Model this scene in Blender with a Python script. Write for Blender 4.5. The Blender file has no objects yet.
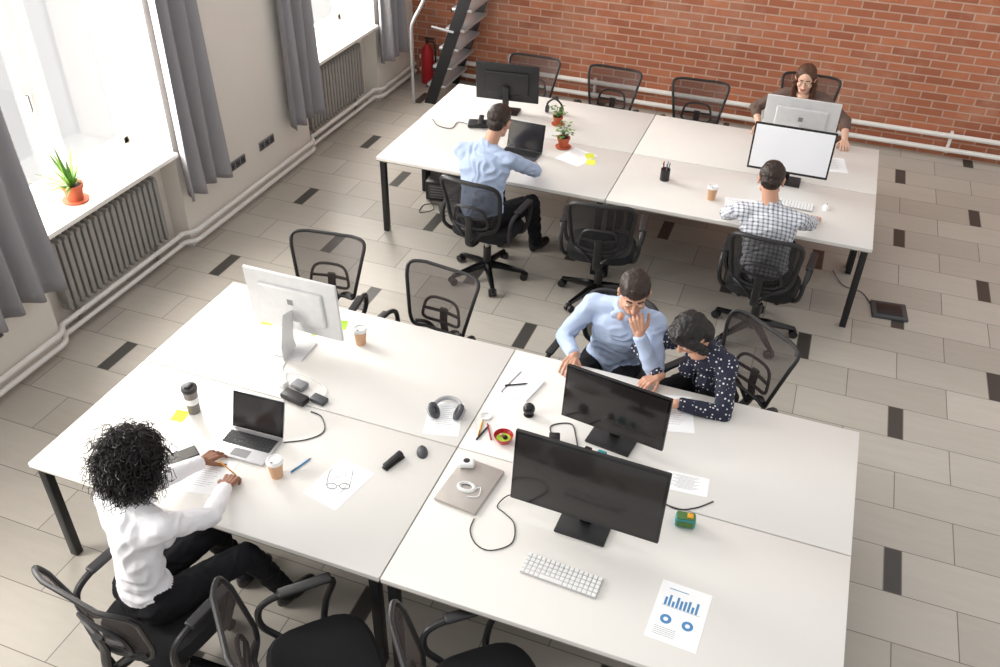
import bpy, bmesh, math, random
import numpy as np
from mathutils import Vector, Matrix, noise
V=Vector
random.seed(7)
scene=bpy.context.scene
pi=math.pi
# ------------------------------------------------------------------ materials
def lin(c):
    out=[]
    for x in c[:3]:
        x=x/255.0
        out.append(x/12.92 if x<=.04045 else ((x+.055)/1.055)**2.4)
    return tuple(out)+(1.0,)
class NT:
    def __init__(s,name):
        s.mat=bpy.data.materials.new(name); s.mat.use_nodes=True
        s.t=s.mat.node_tree; s.t.nodes.clear()
        s.out=s.t.nodes.new('ShaderNodeOutputMaterial')
        s.b=s.t.nodes.new('ShaderNodeBsdfPrincipled')
        s.link(s.b.outputs[0],s.out.inputs[0])
    def link(s,a,b): s.t.links.new(a,b)
    def node(s,typ,**kw):
        n=s.t.nodes.new(typ)
        for k,v in kw.items(): setattr(n,k,v)
        return n
    def inp(s,n,i,v):
        if isinstance(v,bpy.types.NodeSocket): s.link(v,n.inputs[i])
        else: n.inputs[i].default_value=v
    def math(s,op,a,b=0.0,c=None):
        n=s.node('ShaderNodeMath',operation=op)
        s.inp(n,0,a); s.inp(n,1,b)
        if c is not None: s.inp(n,2,c)
        return n.outputs[0]
    def mix(s,f,a,b):
        n=s.node('ShaderNodeMix',data_type='RGBA')
        s.inp(n,0,f); s.inp(n,6,a); s.inp(n,7,b)
        return n.outputs[2]
    def coords(s,kind='Object',scale=None):
        n=s.node('ShaderNodeTexCoord').outputs[kind]
        if scale:
            m=s.node('ShaderNodeMapping'); s.link(n,m.inputs[0]); m.inputs['Scale'].default_value=scale
            n=m.outputs[0]
        return n
    def noise(s,scale,detail=3,co=None,rough=.5):
        n=s.node('ShaderNodeTexNoise'); n.inputs['Scale'].default_value=scale
        n.inputs['Detail'].default_value=detail; n.inputs['Roughness'].default_value=rough
        s.link(co if co is not None else s.coords(),n.inputs['Vector'])
        return n.outputs['Fac']
    def bump(s,h,strength=.3,dist=.01):
        n=s.node('ShaderNodeBump'); n.inputs['Strength'].default_value=strength
        n.inputs['Distance'].default_value=dist
        s.link(h,n.inputs['Height']); s.link(n.outputs[0],s.b.inputs['Normal'])
def M(name,col,rough=.5,metal=0.,ns=20.,na=.08,bump=0.,bs=60.,bd=.002,spec=.5,alpha=None,emit=None):
    k=NT(name); c=lin(col)
    n=k.noise(ns)
    d=tuple(x*(1-na) for x in c[:3])+(1,); l=tuple(min(1,x*(1+na)) for x in c[:3])+(1,)
    k.link(k.mix(n,d,l),k.b.inputs['Base Color'])
    k.b.inputs['Roughness'].default_value=rough; k.b.inputs['Metallic'].default_value=metal
    k.b.inputs['Specular IOR Level'].default_value=spec
    if bump: k.bump(k.noise(bs,4),bump,bd)
    if alpha is not None: k.b.inputs['Alpha'].default_value=alpha
    if emit:
        k.b.inputs['Emission Color'].default_value=lin(emit[0]); k.b.inputs['Emission Strength'].default_value=emit[1]
    return k.mat

def floor_mat():
    k=NT('floor_tiles')
    sep=k.node('ShaderNodeSeparateXYZ'); k.link(k.coords(),sep.inputs[0])
    X,Y=sep.outputs[0],sep.outputs[1]
    ax,ay,px,py=-4.4718,4.0125,.6903,.6922
    v=k.math('ADD',k.math('MULTIPLY',k.math('SUBTRACT',Y,ay),2/py),.5)
    r=k.math('FLOOR',v); rf=k.math('FRACT',v)
    gy=k.math('GREATER_THAN',k.math('ABSOLUTE',k.math('SUBTRACT',rf,.5)),.5-.008)
    u=k.math('ADD',k.math('ADD',k.math('MULTIPLY',k.math('SUBTRACT',X,ax),1/(2*px)),k.math('MULTIPLY',r,.25)),.5)
    ui=k.math('FLOOR',u); uf=k.math('FRACT',u)
    du=k.math('MULTIPLY',k.math('ABSOLUTE',k.math('SUBTRACT',uf,.5)),2*px)
    odd=k.math('GREATER_THAN',k.math('FRACT',k.math('MULTIPLY',r,.5)),.25)
    even=k.math('SUBTRACT',1.0,odd)
    ins=k.math('MULTIPLY',even,k.math('LESS_THAN',du,.05))
    gx1=k.math('MULTIPLY',even,k.math('LESS_THAN',k.math('ABSOLUTE',k.math('SUBTRACT',du,.05)),.003))
    gx2=k.math('MULTIPLY',odd,k.math('LESS_THAN',du,.003))
    gx3=k.math('LESS_THAN',k.math('ABSOLUTE',k.math('SUBTRACT',du,px)),.003)
    g=k.math('MINIMUM',k.math('ADD',k.math('ADD',gy,gx3),k.math('ADD',gx1,gx2)),1.0)
    comb=k.node('ShaderNodeCombineXYZ')
    side=k.math('GREATER_THAN',uf,.5)
    k.link(k.math('ADD',ui,k.math('MULTIPLY',side,.37)),comb.inputs[0]); k.link(r,comb.inputs[1])
    wn=k.node('ShaderNodeTexWhiteNoise',noise_dimensions='2D'); k.link(comb.outputs[0],wn.inputs['Vector'])
    n1=k.noise(3.0,5,k.coords('Object',(1,6,1)),.6)
    n2=k.noise(30,3,k.coords('Object',(1,5,1)))
    f=k.math('ADD',k.math('MULTIPLY',wn.outputs['Value'],.45),k.math('ADD',k.math('MULTIPLY',n1,.45),k.math('MULTIPLY',n2,.1)))
    base=k.mix(f,lin((164,157,147)),lin((198,192,182)))
    col=k.mix(ins,base,lin((68,65,62)))
    col=k.mix(g,col,lin((118,112,105)))
    k.link(col,k.b.inputs['Base Color'])
    rr=k.math('ADD',k.math('MULTIPLY',n1,.2),.28); k.link(rr,k.b.inputs['Roughness'])
    k.bump(k.math('SUBTRACT',1.0,g),.3,.002)
    return k.mat
def brick_mat():
    k=NT('red_brick')
    sep=k.node('ShaderNodeSeparateXYZ'); k.link(k.coords(),sep.inputs[0])
    c=k.node('ShaderNodeCombineXYZ'); k.link(sep.outputs[0],c.inputs[0]); k.link(sep.outputs[2],c.inputs[1])
    b=k.node('ShaderNodeTexBrick'); k.link(c.outputs[0],b.inputs['Vector'])
    b.inputs['Scale'].default_value=1; b.inputs['Brick Width'].default_value=.27; b.inputs['Row Height'].default_value=.085
    b.inputs['Mortar Size'].default_value=.009; b.inputs['Mortar Smooth'].default_value=.3; b.inputs['Bias'].default_value=-.1
    b.inputs['Color1'].default_value=lin((196,124,90)); b.inputs['Color2'].default_value=lin((156,92,68)); b.inputs['Mortar'].default_value=lin((202,174,156))
    n=k.noise(9,5); 
    col=k.mix(k.math('MULTIPLY',n,.45),b.outputs['Color'],lin((158,92,66)))
    n3=k.noise(1.6,5,None,.7)
    w=k.math('MULTIPLY',k.math('MAXIMUM',k.math('SUBTRACT',n3,.5),0.0),1.3)
    col=k.mix(w,col,lin((212,178,156)))
    k.link(col,k.b.inputs['Base Color']); k.b.inputs['Roughness'].default_value=.85
    h=k.math('ADD',k.math('MULTIPLY',b.outputs['Fac'],-1.0),k.math('MULTIPLY',k.noise(60,4),.45))
    k.bump(h,.7,.01)
    return k.mat
def mesh_mat(name,col,a):
    k=NT(name)
    k.b.inputs['Base Color'].default_value=lin(col); k.b.inputs['Roughness'].default_value=.7
    co=k.coords()
    w1=k.node('ShaderNodeTexWave',bands_direction='Z'); w1.inputs['Scale'].default_value=45; k.link(co,w1.inputs[0])
    tr=k.node('ShaderNodeBsdfTransparent'); mx=k.node('ShaderNodeMixShader')
    fac=k.math('ADD',k.math('MULTIPLY',w1.outputs['Fac'],.12),a)
    k.link(fac,mx.inputs[0]); k.link(tr.outputs[0],mx.inputs[1]); k.link(k.b.outputs[0],mx.inputs[2]); k.link(mx.outputs[0],k.out.inputs[0])
    return k.mat
def fabric(name,col,na=.1,bs=14,bump=.5,bd=.012,rough=.85):
    k=NT(name); c=lin(col)
    n=k.noise(6,3)
    k.link(k.mix(n,tuple(x*(1-na) for x in c[:3])+(1,),tuple(min(1,x*(1+na)) for x in c[:3])+(1,)),k.b.inputs['Base Color'])
    k.b.inputs['Roughness'].default_value=rough; k.b.inputs['Specular IOR Level'].default_value=.2
    k.bump(k.noise(bs,2,k.coords('Object',(1,1,.6))),bump,bd)
    return k.mat
def polka():
    k=NT('polka_dot_cloth')
    v=k.node('ShaderNodeTexVoronoi'); v.inputs['Scale'].default_value=42; v.inputs['Randomness'].default_value=.35
    k.link(k.coords(),v.inputs['Vector'])
    d=k.math('LESS_THAN',v.outputs['Distance'],.25)
    k.link(k.mix(d,lin((34,38,58)),lin((225,225,230))),k.b.inputs['Base Color']); k.b.inputs['Roughness'].default_value=.8
    k.bump(k.noise(14,2),.4,.012)
    return k.mat
def plaid():
    k=NT('plaid_cloth')
    sep=k.node('ShaderNodeSeparateXYZ'); k.link(k.coords(),sep.inputs[0])
    def st(s,w):
        return k.math('LESS_THAN',k.math('FRACT',k.math('MULTIPLY',s,1/.034)),w)
    a=st(k.math('ADD',sep.outputs[0],k.math('MULTIPLY',sep.outputs[1],.3)),.36); b=st(k.math('ADD',sep.outputs[2],k.math('MULTIPLY',sep.outputs[1],.8)),.36)
    f=k.math('MULTIPLY',k.math('ADD',a,b),.44)
    k.link(k.mix(f,lin((222,224,230)),lin((66,74,102))),k.b.inputs['Base Color']); k.b.inputs['Roughness'].default_value=.85
    k.bump(k.noise(14,2),.4,.012)
    return k.mat
def hairm(name,c1,c2,sc=60):
    k=NT(name)
    n=k.noise(sc,4,k.coords('Object',(1,1,.25)))
    k.link(k.mix(n,lin(c1),lin(c2)),k.b.inputs['Base Color']); k.b.inputs['Roughness'].default_value=.45
    k.b.inputs['Specular IOR Level'].default_value=.4
    k.bump(n,.8,.008)
    return k.mat

m_floor=floor_mat(); m_brick=brick_mat(); m_mesh=mesh_mat('chair_mesh_fabric',(66,56,54),.55); m_mesh2=mesh_mat('chair_mesh_black',(36,34,36),.74)
m_wall=M('plaster_paint',(229,223,215),.8,0,3,.02,.15,40)
m_whitepaint=M('white_gloss_paint',(237,234,229),.4,0,8,.03)
m_desk=M('white_laminate',(230,227,222),.32,0,2,.012)
m_edge=M('desk_edge_band',(140,134,126),.5)
m_black=M('black_plastic',(30,29,31),.45,0,30,.15)
m_blk2=M('black_metal_powder',(38,38,40),.4,.3,30,.1)
m_seat=M('black_seat_fabric',(24,23,26),.95,0,80,.25,.4,300,.001)
m_blackgl=M('black_gloss',(18,18,20),.15)
m_screen=M('dark_screen_glass',(38,35,35),.14,0,5,.05)
m_alu=M('aluminium',(196,196,198),.35,.6,20,.04)
m_mug=M('brushed_mug_steel',(128,122,118),.4,.5,20,.05)
m_silver=M('silver_plastic',(214,214,215),.35,.1)
m_grey=M('grey_plastic',(130,130,133),.5)
m_lgrey=M('light_grey_plastic',(168,168,171),.45)
m_dgrey=M('dark_grey_plastic',(70,72,76),.5)
m_white=M('white_plastic',(238,238,237),.4,0,10,.02)
m_paper=M('white_paper',(252,253,255),.8,0,10,.005)
m_yellow=M('yellow_sticky_note',(232,234,84),.8)
m_green=M('green_sticky_note',(184,226,76),.8)
m_blue=M('chart_blue_ink',(80,140,192),.7)
m_teal=M('teal_plastic',(60,150,155),.5)
m_red=M('red_enamel',(178,28,36),.3)
m_kraft=M('kraft_card',(206,164,130),.8)
m_terra=M('terracotta',(186,92,60),.8,0,20,.1)
m_soil=M('potting_soil',(50,36,26),.95,0,60,.3,.6,80,.01)
m_leaf=M('plant_leaf',(128,160,74),.5,0,15,.2)
m_leaf2=M('plant_leaf_dark',(80,120,58),.5,0,15,.2)
m_curt=fabric('grey_curtain',(154,152,156),.06,10,.2,.01)
m_rad=M('radiator_enamel',(158,155,151),.45,0,10,.04)
m_steel=M('brushed_steel',(170,170,170),.3,.9)
m_ink=M('black_ink',(40,40,50),.7)
m_lap=M('laptop_shell_silver',(184,176,170),.38,.35)
m_pants=fabric('black_trousers',(26,26,30))
m_shoe=M('black_shoe',(20,19,20),.35)
m_eye=M('eye_white',(235,232,228),.2); m_iris=M('iris_brown',(60,38,24),.2)
m_orange=M('orange_pencil',(240,170,40),.5)
m_screenw=M('lit_white_screen',(225,226,230),.3,0,5,.01,emit=((235,238,242),.15))
def glassm():
    k=NT('window_glass'); tr=k.node('ShaderNodeBsdfTransparent'); gl=k.node('ShaderNodeBsdfGlossy'); gl.inputs['Roughness'].default_value=.02
    mx=k.node('ShaderNodeMixShader'); mx.inputs[0].default_value=.06
    k.link(tr.outputs[0],mx.inputs[1]); k.link(gl.outputs[0],mx.inputs[2]); k.link(mx.outputs[0],k.out.inputs[0]); return k.mat
m_glass=glassm()
# ------------------------------------------------------------------ mesh builder
def catmull(pts,n=6,closed=False):
    P=[V(p) for p in pts]; N=len(P); out=[]
    rng=range(N) if closed else range(N-1)
    for i in rng:
        if closed: a,b,c,d=P[(i-1)%N],P[i],P[(i+1)%N],P[(i+2)%N]
        else: a,b,c,d=P[max(i-1,0)],P[i],P[i+1],P[min(i+2,N-1)]
        for j in range(n):
            t=j/n
            out.append(.5*((2*b)+(c-a)*t+(2*a-5*b+4*c-d)*t*t+(3*b-a-3*c+d)*t**3))
    if not closed: out.append(P[-1])
    return out
class MB:
    def __init__(s): s.v=[];s.f=[];s.m=[];s.mats=[];s.X=Matrix()
    def mi(s,mat):
        if mat not in s.mats: s.mats.append(mat)
        return s.mats.index(mat)
    def add(s,vs,fs,mat):
        o=len(s.v); X=s.X
        s.v+= [X@V(p) for p in vs]
        s.f+= [tuple(i+o for i in f) for f in fs]
        s.m+= [s.mi(mat)]*len(fs)
    def box(s,c,size,mat,bev=0,seg=2,rot=None):
        bm=bmesh.new(); bmesh.ops.create_cube(bm,size=1)
        for v in bm.verts: v.co=V((v.co.x*size[0],v.co.y*size[1],v.co.z*size[2]))
        if bev>0:
            bmesh.ops.bevel(bm,geom=bm.edges[:],offset=min(bev,min(size)*.49),segments=seg,affect='EDGES',profile=.5)
        R=rot if rot is not None else Matrix()
        R=R.to_4x4()
        bm.verts.index_update()
        s.add([R@v.co+V(c) for v in bm.verts],[[v.index for v in f.verts] for f in bm.faces],mat); bm.free()
    def tube(s,pts,r,mat,n=8,closed=False,flat=1.0):
        P=[V(p) for p in pts]; N=len(P)
        rs=r if isinstance(r,(list,tuple)) else [r]*N
        T=[]
        for i in range(N):
            a=P[(i-1)%N] if (closed or i>0) else P[0]; b=P[(i+1)%N] if (closed or i<N-1) else P[-1]
            t=(b-a); T.append(t.normalized() if t.length>1e-9 else V((0,0,1)))
        up=V((0,0,1)) if abs(T[0].z)<.9 else V((1,0,0))
        nrm=(up-T[0]*up.dot(T[0])).normalized(); vs=[]
        for i in range(N):
            nrm=(nrm-T[i]*nrm.dot(T[i])); nrm=nrm.normalized() if nrm.length>1e-6 else T[i].orthogonal().normalized()
            bn=T[i].cross(nrm)
            for k in range(n):
                a=2*pi*k/n; vs.append(P[i]+nrm*math.cos(a)*rs[i]*flat+bn*math.sin(a)*rs[i])
        fs=[]
        for i in range(N if closed else N-1):
            j=(i+1)%N
            for k in range(n):
                k2=(k+1)%n; fs.append((i*n+k,i*n+k2,j*n+k2,j*n+k))
        if not closed:
            fs.append(tuple(range(n))[::-1]); fs.append(tuple((N-1)*n+k for k in range(n)))
        s.add(vs,fs,mat)
    def cyl(s,p0,p1,r,mat,n=20,r1=None): s.tube([p0,p1],[r,r if r1 is None else r1],mat,n)
    def lathe(s,prof,mat,n=28,c=(0,0,0),cap=True):
        vs=[];fs=[];c=V(c)
        for (r,z) in prof:
            for k in range(n):
                a=2*pi*k/n; vs.append(c+V((r*math.cos(a),r*math.sin(a),z)))
        for i in range(len(prof)-1):
            for k in range(n):
                k2=(k+1)%n; fs.append((i*n+k,i*n+k2,(i+1)*n+k2,(i+1)*n+k))
        if cap: fs.append(tuple(range(n))[::-1]); fs.append(tuple((len(prof)-1)*n+k for k in range(n)))
        s.add(vs,fs,mat)
    def grid(s,fn,nu,nv,mat):
        vs=[fn(i/nu,j/nv) for j in range(nv+1) for i in range(nu+1)]
        fs=[(j*(nu+1)+i,j*(nu+1)+i+1,(j+1)*(nu+1)+i+1,(j+1)*(nu+1)+i) for j in range(nv) for i in range(nu)]
        s.add(vs,fs,mat)
    def quad(s,a,b,c,d,mat): s.add([a,b,c,d],[(0,1,2,3)],mat)
    def sphere(s,c,r,mat,n=16,sc=(1,1,1)):
        prof=[(math.sin(pi*i/10)*r+1e-5,-math.cos(pi*i/10)*r) for i in range(11)]
        X=s.X; s.X=X@Matrix.Translation(c)@Matrix.Diagonal((*sc,1)); s.lathe(prof,mat,n); s.X=X
    def mesh(s,name,ang=38,recalc=True):
        me=bpy.data.meshes.new(name); me.from_pydata([tuple(v) for v in s.v],[],s.f)
        for m in s.mats: me.materials.append(m)
        me.polygons.foreach_set('material_index',s.m); me.polygons.foreach_set('use_smooth',[True]*len(s.f))
        if recalc:
            bm=bmesh.new(); bm.from_mesh(me); bmesh.ops.recalc_face_normals(bm,faces=bm.faces[:]); bm.to_mesh(me); bm.free()
        me.update()
        try: me.set_sharp_from_angle(angle=math.radians(ang))
        except Exception: pass
        return me
    def done(s,name,loc=(0,0,0),rz=0,**k):
        return place(s.mesh(name,**k),name,loc,rz)
def place(me,name,loc=(0,0,0),rz=0,rot=None):
    o=bpy.data.objects.new(name,me); scene.collection.objects.link(o)
    o.location=loc; o.rotation_euler=rot if rot else (0,0,rz); return o
# ------------------------------------------------------------------ room
WX=-4.91; WO=-5.45; BY=10.28; H=4.7; Y0=-1.0; XR=5.0
b=MB(); b.quad((WO,Y0,0),(XR,Y0,0),(XR,BY+.3,0),(WO,BY+.3,0),m_floor); b.done('floor',recalc=False)
b=MB(); b.box(((WX+XR)/2-.25,BY+.15,H/2),(XR-WX+.5,.3,H),m_brick); b.done('wall_back')
wins=[(.25,1.85),(3.95,5.55),(7.65,9.25)]
b=MB(); y=Y0; ZT=3.9
for (a,c) in wins:
    b.box(((WX+WO)/2,(y+a)/2,H/2),(WX-WO,a-y,H),m_wall); 
    b.box((-5.27,(a+c)/2,.44),(.36,c-a,.88),m_wall)
    b.box(((WX+WO)/2,(a+c)/2,(ZT+H)/2),(WX-WO,c-a,H-ZT),m_wall)
    y=c
b.box(((WX+WO)/2,(y+BY)/2,H/2),(WX-WO,BY-y,H),m_wall)
b.done('wall_left')
for i,(a,c) in enumerate(wins):
    b=MB(); x=-5.38
    w=.06
    b.box((x,a+w/2,(ZT+.93)/2),(.07,w,ZT-.93),m_whitepaint,.006); b.box((x,c-w/2,(ZT+.93)/2),(.07,w,ZT-.93),m_whitepaint,.006)
    for z in (.96,2.35,ZT-.03): b.box((x,(a+c)/2,z),(.07,c-a,.07),m_whitepaint,.006)
    b.box((x,(a+c)/2,(ZT+.93)/2),(.08,.09,ZT-.93),m_whitepaint,.006)
    for q in (-1,1):
        yy=(a+c)/2+q*.09
        b.box((x+.02,yy,1.65),(.05,.05,1.35),m_whitepaint,.006)
    b.box((x+.05,(a+c)/2-.09,1.6),(.03,.025,.13),m_steel,.004)
    b.quad((x,a,.93),(x,c,.93),(x,c,ZT),(x,a,ZT),m_glass)
    b.done('window_%d'%(i+1))
    b=MB(); b.box((-5.1,(a+c)/2,.905),(.5,c-a+.02-.03,.04),m_whitepaint,.008)
    b.done('trim_%d'%(i+1))
# radiators
def radiator(yc):
    b=MB(); n=19; w=1.16
    for i in range(n):
        y=-w/2+w*i/(n-1)
        b.box((0,y,.47),(.1,.024,.60),m_rad,.011,2)
        b.box((.035,y,.47),(.028,.046,.54),m_rad,.012,2)
    for z in (.22,.72): b.cyl((0,-w/2-.03,z),(0,w/2+.03,z),.022,m_rad,12)
    for y in (-w/2+.1,w/2-.1): b.box((-.02,y,.09),(.03,.03,.18),m_rad,.005)
    b.done('radiator',(-5.02,yc,0))
radiator(4.76); radiator(8.42)
# heating pipes
b=MB()
def pp(pts,r=.022): b.tube(catmull(pts,5),r,m_whitepaint,10)
for z in (.07,.16):
    x1=-4.86; x2=-4.935
    b.tube([(x1,-.9,z),(x1,3.82,z)],.022,m_whitepaint,10)
    for (a,c) in wins[1:]:
        pp([(x1,a-.14,z),(x1,a-.06,z),(x1-.02,a+.0,z),(x2,a+.06,z),(x2,a+.12,z)])
        b.tube([(x2,a+.12,z),(x2,c-.12,z)],.02,m_whitepaint,10)
        pp([(x2,c-.12,z),(x2,c-.06,z),(x1-.02,c+.0,z),(x1,c+.06,z),(x1,c+.14,z)])
    b.tube([(x1,5.69,z),(x1,7.51,z)],.022,m_whitepaint,10)
    b.tube([(x1,9.39,z),(x1,10.2,z)],.022,m_whitepaint,10)
b.done('heating_pipe')
b=MB()
for z in (.1,.26): b.tube([(-4.8,BY-.06,z),(4.9,BY-.06,z)],.028,m_whitepaint,10)
for x in (-2.5,-.5,1.5,3.5): b.box((x,BY-.03,.18),(.03,.06,.24),m_whitepaint,.004)
b.done('heating_pipe')
# wall sockets
def sockets(y,z,n):
    b=MB(); b.box((0,0,0),(.012,.085*n,.09),m_grey,.006)
    for i in range(n):
        yy=-.0425*(n-1)+.085*i
        b.box((.007,yy,0),(.012,.068,.068),m_dgrey,.008); b.sphere((.013,yy,0),.016,m_black,12,(.3,1,1))
    b.done('wall_socket',(WX+.007,y,z))
sockets(6.36,.46,3); sockets(6.86,.46,3); sockets(3.42,.46,2)
# curtains
def curtain(y0,y1,zb=.48,flare=.06,ph=0.):
    b=MB(); n=int((y1-y0)/.012)
    def fn(u,v):
        z=zb+(4.3-zb)*v
        w=(y1-y0)*(1+ (flare*2*(1-v)**2)); c=(y0+y1)/2
        y=c+(u-.5)*w
        amp=.035+.03*(1-v)
        x=-4.80+amp*math.sin(u*2*pi*(y1-y0)/.16+ph+.6*math.sin(v*5)+.5*math.sin(u*11))+.02*math.sin(u*9+v*4)
        return V((x,y,z+.015*math.sin(u*12)))
    b.grid(fn,max(n,60),40,m_curt)
    o=b.done('curtain',recalc=False)
    md=o.modifiers.new('s','SOLIDIFY'); md.thickness=.004
curtain(3.24,3.93,.56,.08); curtain(5.50,6.04,.52,.05,1); curtain(7.2,7.72,.48,.05,2); curtain(9.25,9.78,.48,.05,3)
# stairs
b=MB()
sx,sy,wd=-4.32,9.42,.72; sl=math.tan(math.radians(70))
L=H
def P(t,y,dx=0): return V((sx+dx+t/sl,y,t))
for y in (sy,sy+wd):
    q=[P(0,y,-.07),P(0,y,.07),P(L,y,.07),P(L,y,-.07)]
    q2=[p+V((0,.025,0)) for p in q]
    b.add(q+q2,[(0,1,2,3),(7,6,5,4),(0,4,5,1),(1,5,6,2),(2,6,7,3),(3,7,4,0)],m_blk2)
for i in range(1,20):
    z=i*.23; 
    b.box(P(z,sy+wd/2),(.24,wd-.02,.03),m_alu,.004); b.box(P(z,sy+wd/2)+V((-.12,0,-.01)),(.012,wd-.02,.05),m_blk2)
b.tube(catmull([(-4.5,9.36,0),(-4.5,9.36,.8),(-4.46,9.36,1.0),(-4.3,9.36,1.3),(-3.9,9.36,2.3),(-3.4,9.36,3.7)],6),.02,m_alu,10)
for t in (.9,1.8,2.7): b.cyl(P(t,9.41),P(t,9.36,-.25)+V((0,0,.05)),.014,m_alu,8)
b.done('metal_staircase')
# fire extinguisher
b=MB(); b.lathe([(.001,0),(.075,0),(.08,.02),(.08,.38),(.07,.43),(.03,.47),(.025,.5),(.001,.5)],m_red,24)
b.cyl((0,0,.5),(0,0,.54),.02,m_black); b.box((.03,0,.56),(.12,.02,.02),m_black,.004); b.tube(catmull([(.02,0,.52),(.1,0,.5),(.11,0,.3),(.09,0,.15)],5),.01,m_black,8)
b.done('fire_extinguisher',(-4.62,10.05,0))
# ------------------------------------------------------------------ desks
X1,L_,D_=-3.4925,2.0836,.9574
def desk(name,x,y,front):
    b=MB(); g=.004
    b.box((L_/2,D_/2,.735),(L_-2*g,D_-2*g,.03),m_desk,.003,2)
    b.box((L_/2,D_/2,.7165),(L_-2*g-.004,D_-2*g-.004,.006),m_edge)
    for xx in (.05,L_-.05):
        for yy in (.05,D_-.05):
            b.box((xx,yy,.356),(.05,.05,.71),m_blk2,.004)
        b.box((xx,D_/2,.69),(.045,D_-.12,.045),m_blk2,.003)
    for yy in (.12,D_-.12): b.box((L_/2,yy,.69),(L_-.12,.04,.045),m_blk2,.003)
    b.box((L_/2,D_-.25 if front else .25,.62),(L_-.5,.12,.02),m_blk2,.003)
    b.done('office_desk',(x,y,0))
for (yy,xx) in ((2.3531,X1),(6.4301,-3.4872)):
    for i in (0,1):
        for j in (0,1): desk('office_desk',xx+i*L_,yy+j*D_,j==0)
# ------------------------------------------------------------------ office chair
def sup(t,e=.45):
    c,s=math.cos(t),math.sin(t)
    return (math.copysign(abs(c)**e,c),math.copysign(abs(s)**e,s))
def chair_mesh(style):
    b=MB()
    for i in range(5):
        a=2*pi*i/5+.3; d=V((math.cos(a),math.sin(a),0))
        b.tube([V((0,0,.115)),d*.1+V((0,0,.11)),d*.22+V((0,0,.09)),d*.31+V((0,0,.075))],[.035,.03,.024,.018],m_blackgl,8)
        pr=V((-d.y,d.x,0)); c=d*.31+V((0,0,.033))
        b.cyl(d*.31+V((0,0,.03)),d*.31+V((0,0,.08)),.012,m_black,8)
        for q in (-1,1):
            b.cyl(c+pr*q*.008,c+pr*q*.03,.031,m_black,14)
    b.cyl((0,0,.06),(0,0,.28),.032,m_black); b.cyl((0,0,.28),(0,0,.43),.02,m_steel)
    b.box((0,-.02,.432),(.2,.28,.045),m_black,.015)
    n=28; rings=7; vs=[];fs=[]
    def sp(r,t):
        x,y=sup(t,.55); return x*.265*r,y*.25*r+.02
    def zt(x,y,r): 
        return .512-.012*(1-(x/.26)**2)-.03*max(0,(y-.1)/.17)**2 - .045*max(0,r-.86)/.14*max(0,r-.86)/.14
    vs.append((0,.02,.50))
    for k in range(1,rings+1):
        r=(k/rings)**.7
        for i in range(n):
            x,y=sp(r,2*pi*i/n); vs.append((x,y,zt(x,y,r)))
    for i in range(n): x,y=sp(.97,2*pi*i/n); vs.append((x,y,.448-.02*max(0,(y-.1)/.17)))
    for i in range(n): fs.append((0,1+i,1+(i+1)%n))
    for k in range(rings):
        for i in range(n): fs.append((1+k*n+i,1+k*n+(i+1)%n,1+(k+1)*n+(i+1)%n,1+(k+1)*n+i))
    fs.append(tuple(1+rings*n+i for i in range(n))[::-1])
    b.add(vs,fs,m_seat)
    ex=.42 if style==0 else .2
    w0,w1=(.205,.05) if style==0 else (.19,.085)
    def bp(u,v,off=0):
        w=w0+w1*v
        y=-.255-.10*v+.055*u*u-.03*(1-math.sin(v*pi))-off
        return V((u*w,y,.56+.46*v))
    N=56; ring=[]
    for i in range(N):
        x,z=sup(2*pi*(i+.5)/N,ex); ring.append(bp(x,.5+.5*z))
    b.tube(ring,.017 if style==0 else .0125,m_black,8,True)
    R=8; vs=[bp(0,.5)];fs=[]
    for k in range(1,R+1):
        for i in range(N):
            x,z=sup(2*pi*(i+.5)/N,ex); vs.append(bp(x*k/R,.5+.5*z*k/R))
    for i in range(N): fs.append((0,1+i,1+(i+1)%N))
    for k in range(R-1):
        for i in range(N): fs.append((1+k*N+i,1+k*N+(i+1)%N,1+(k+1)*N+(i+1)%N,1+(k+1)*N+i))
    b.add(vs,fs,m_mesh2 if style==0 else m_mesh)
    lr=[]
    for i in range(32):
        x,z=sup(2*pi*i/32,.5); lr.append(bp(x*(.62-.12*z),.30+.2*z,.02))
    b.tube(lr,.011,m_black,6,True)
    b.tube([bp(-.6,.3,.022),bp(0,.28,.03),bp(.6,.3,.022)],.012,m_black,6)
    b.tube(catmull([(0,-.1,.43),(0,-.25,.43),(0,-.33,.48),bp(0,.1,.03),bp(0,.32,.035)],5),[.03]*21,m_black,8,flat=.5)
    for q in (-1,1): b.tube(catmull([(0,-.3,.46),bp(q*.5,.02,.02),bp(q*.88,.08,.0)],5),.013,m_black,6)
    for q in (-1,1):
        pth=catmull([(q*.16,.06,.44),(q*.27,.08,.45),(q*.305,.11,.55),(q*.305,.15,.66),(q*.30,.10,.695),(q*.30,-.08,.70),(q*.295,-.19,.66),(q*.285,-.2,.54),(q*.25,-.13,.45),(q*.16,-.08,.44)],5)
        b.tube(pth,.0165,m_black,8)
        b.box((q*.30,.02,.708),(.055,.25,.024),m_black,.011,3)
    return b.mesh('office_chair')
ch=[chair_mesh(0),chair_mesh(1)]
CS=1.04
def chair(x,y,deg,st=1,sz=CS):
    o=place(ch[st],'office_chair',(x,y,0),math.radians(deg)); o.scale=(CS,CS,sz); return o
chair(-2.30,6.10,-6,0); chair(-1.33,6.13,8,0); chair(-.05,6.10,-4,0)
chair(-2.80,8.42,180,1,.97); chair(-1.95,8.42,178,1,.97); chair(-1.04,8.42,184,1,.97); chair(-.05,8.80,180)
chair(-2.93,4.37,187,1,.97); chair(-2.09,4.26,172,1,.97); chair(-.93,4.62,172,0,.82); chair(-.16,4.44,143,1,.97)
chair(-2.38,1.97,-8); chair(-1.54,2.0,-45,1,.97); chair(-.77,2.13,-50,1,.97)
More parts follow.
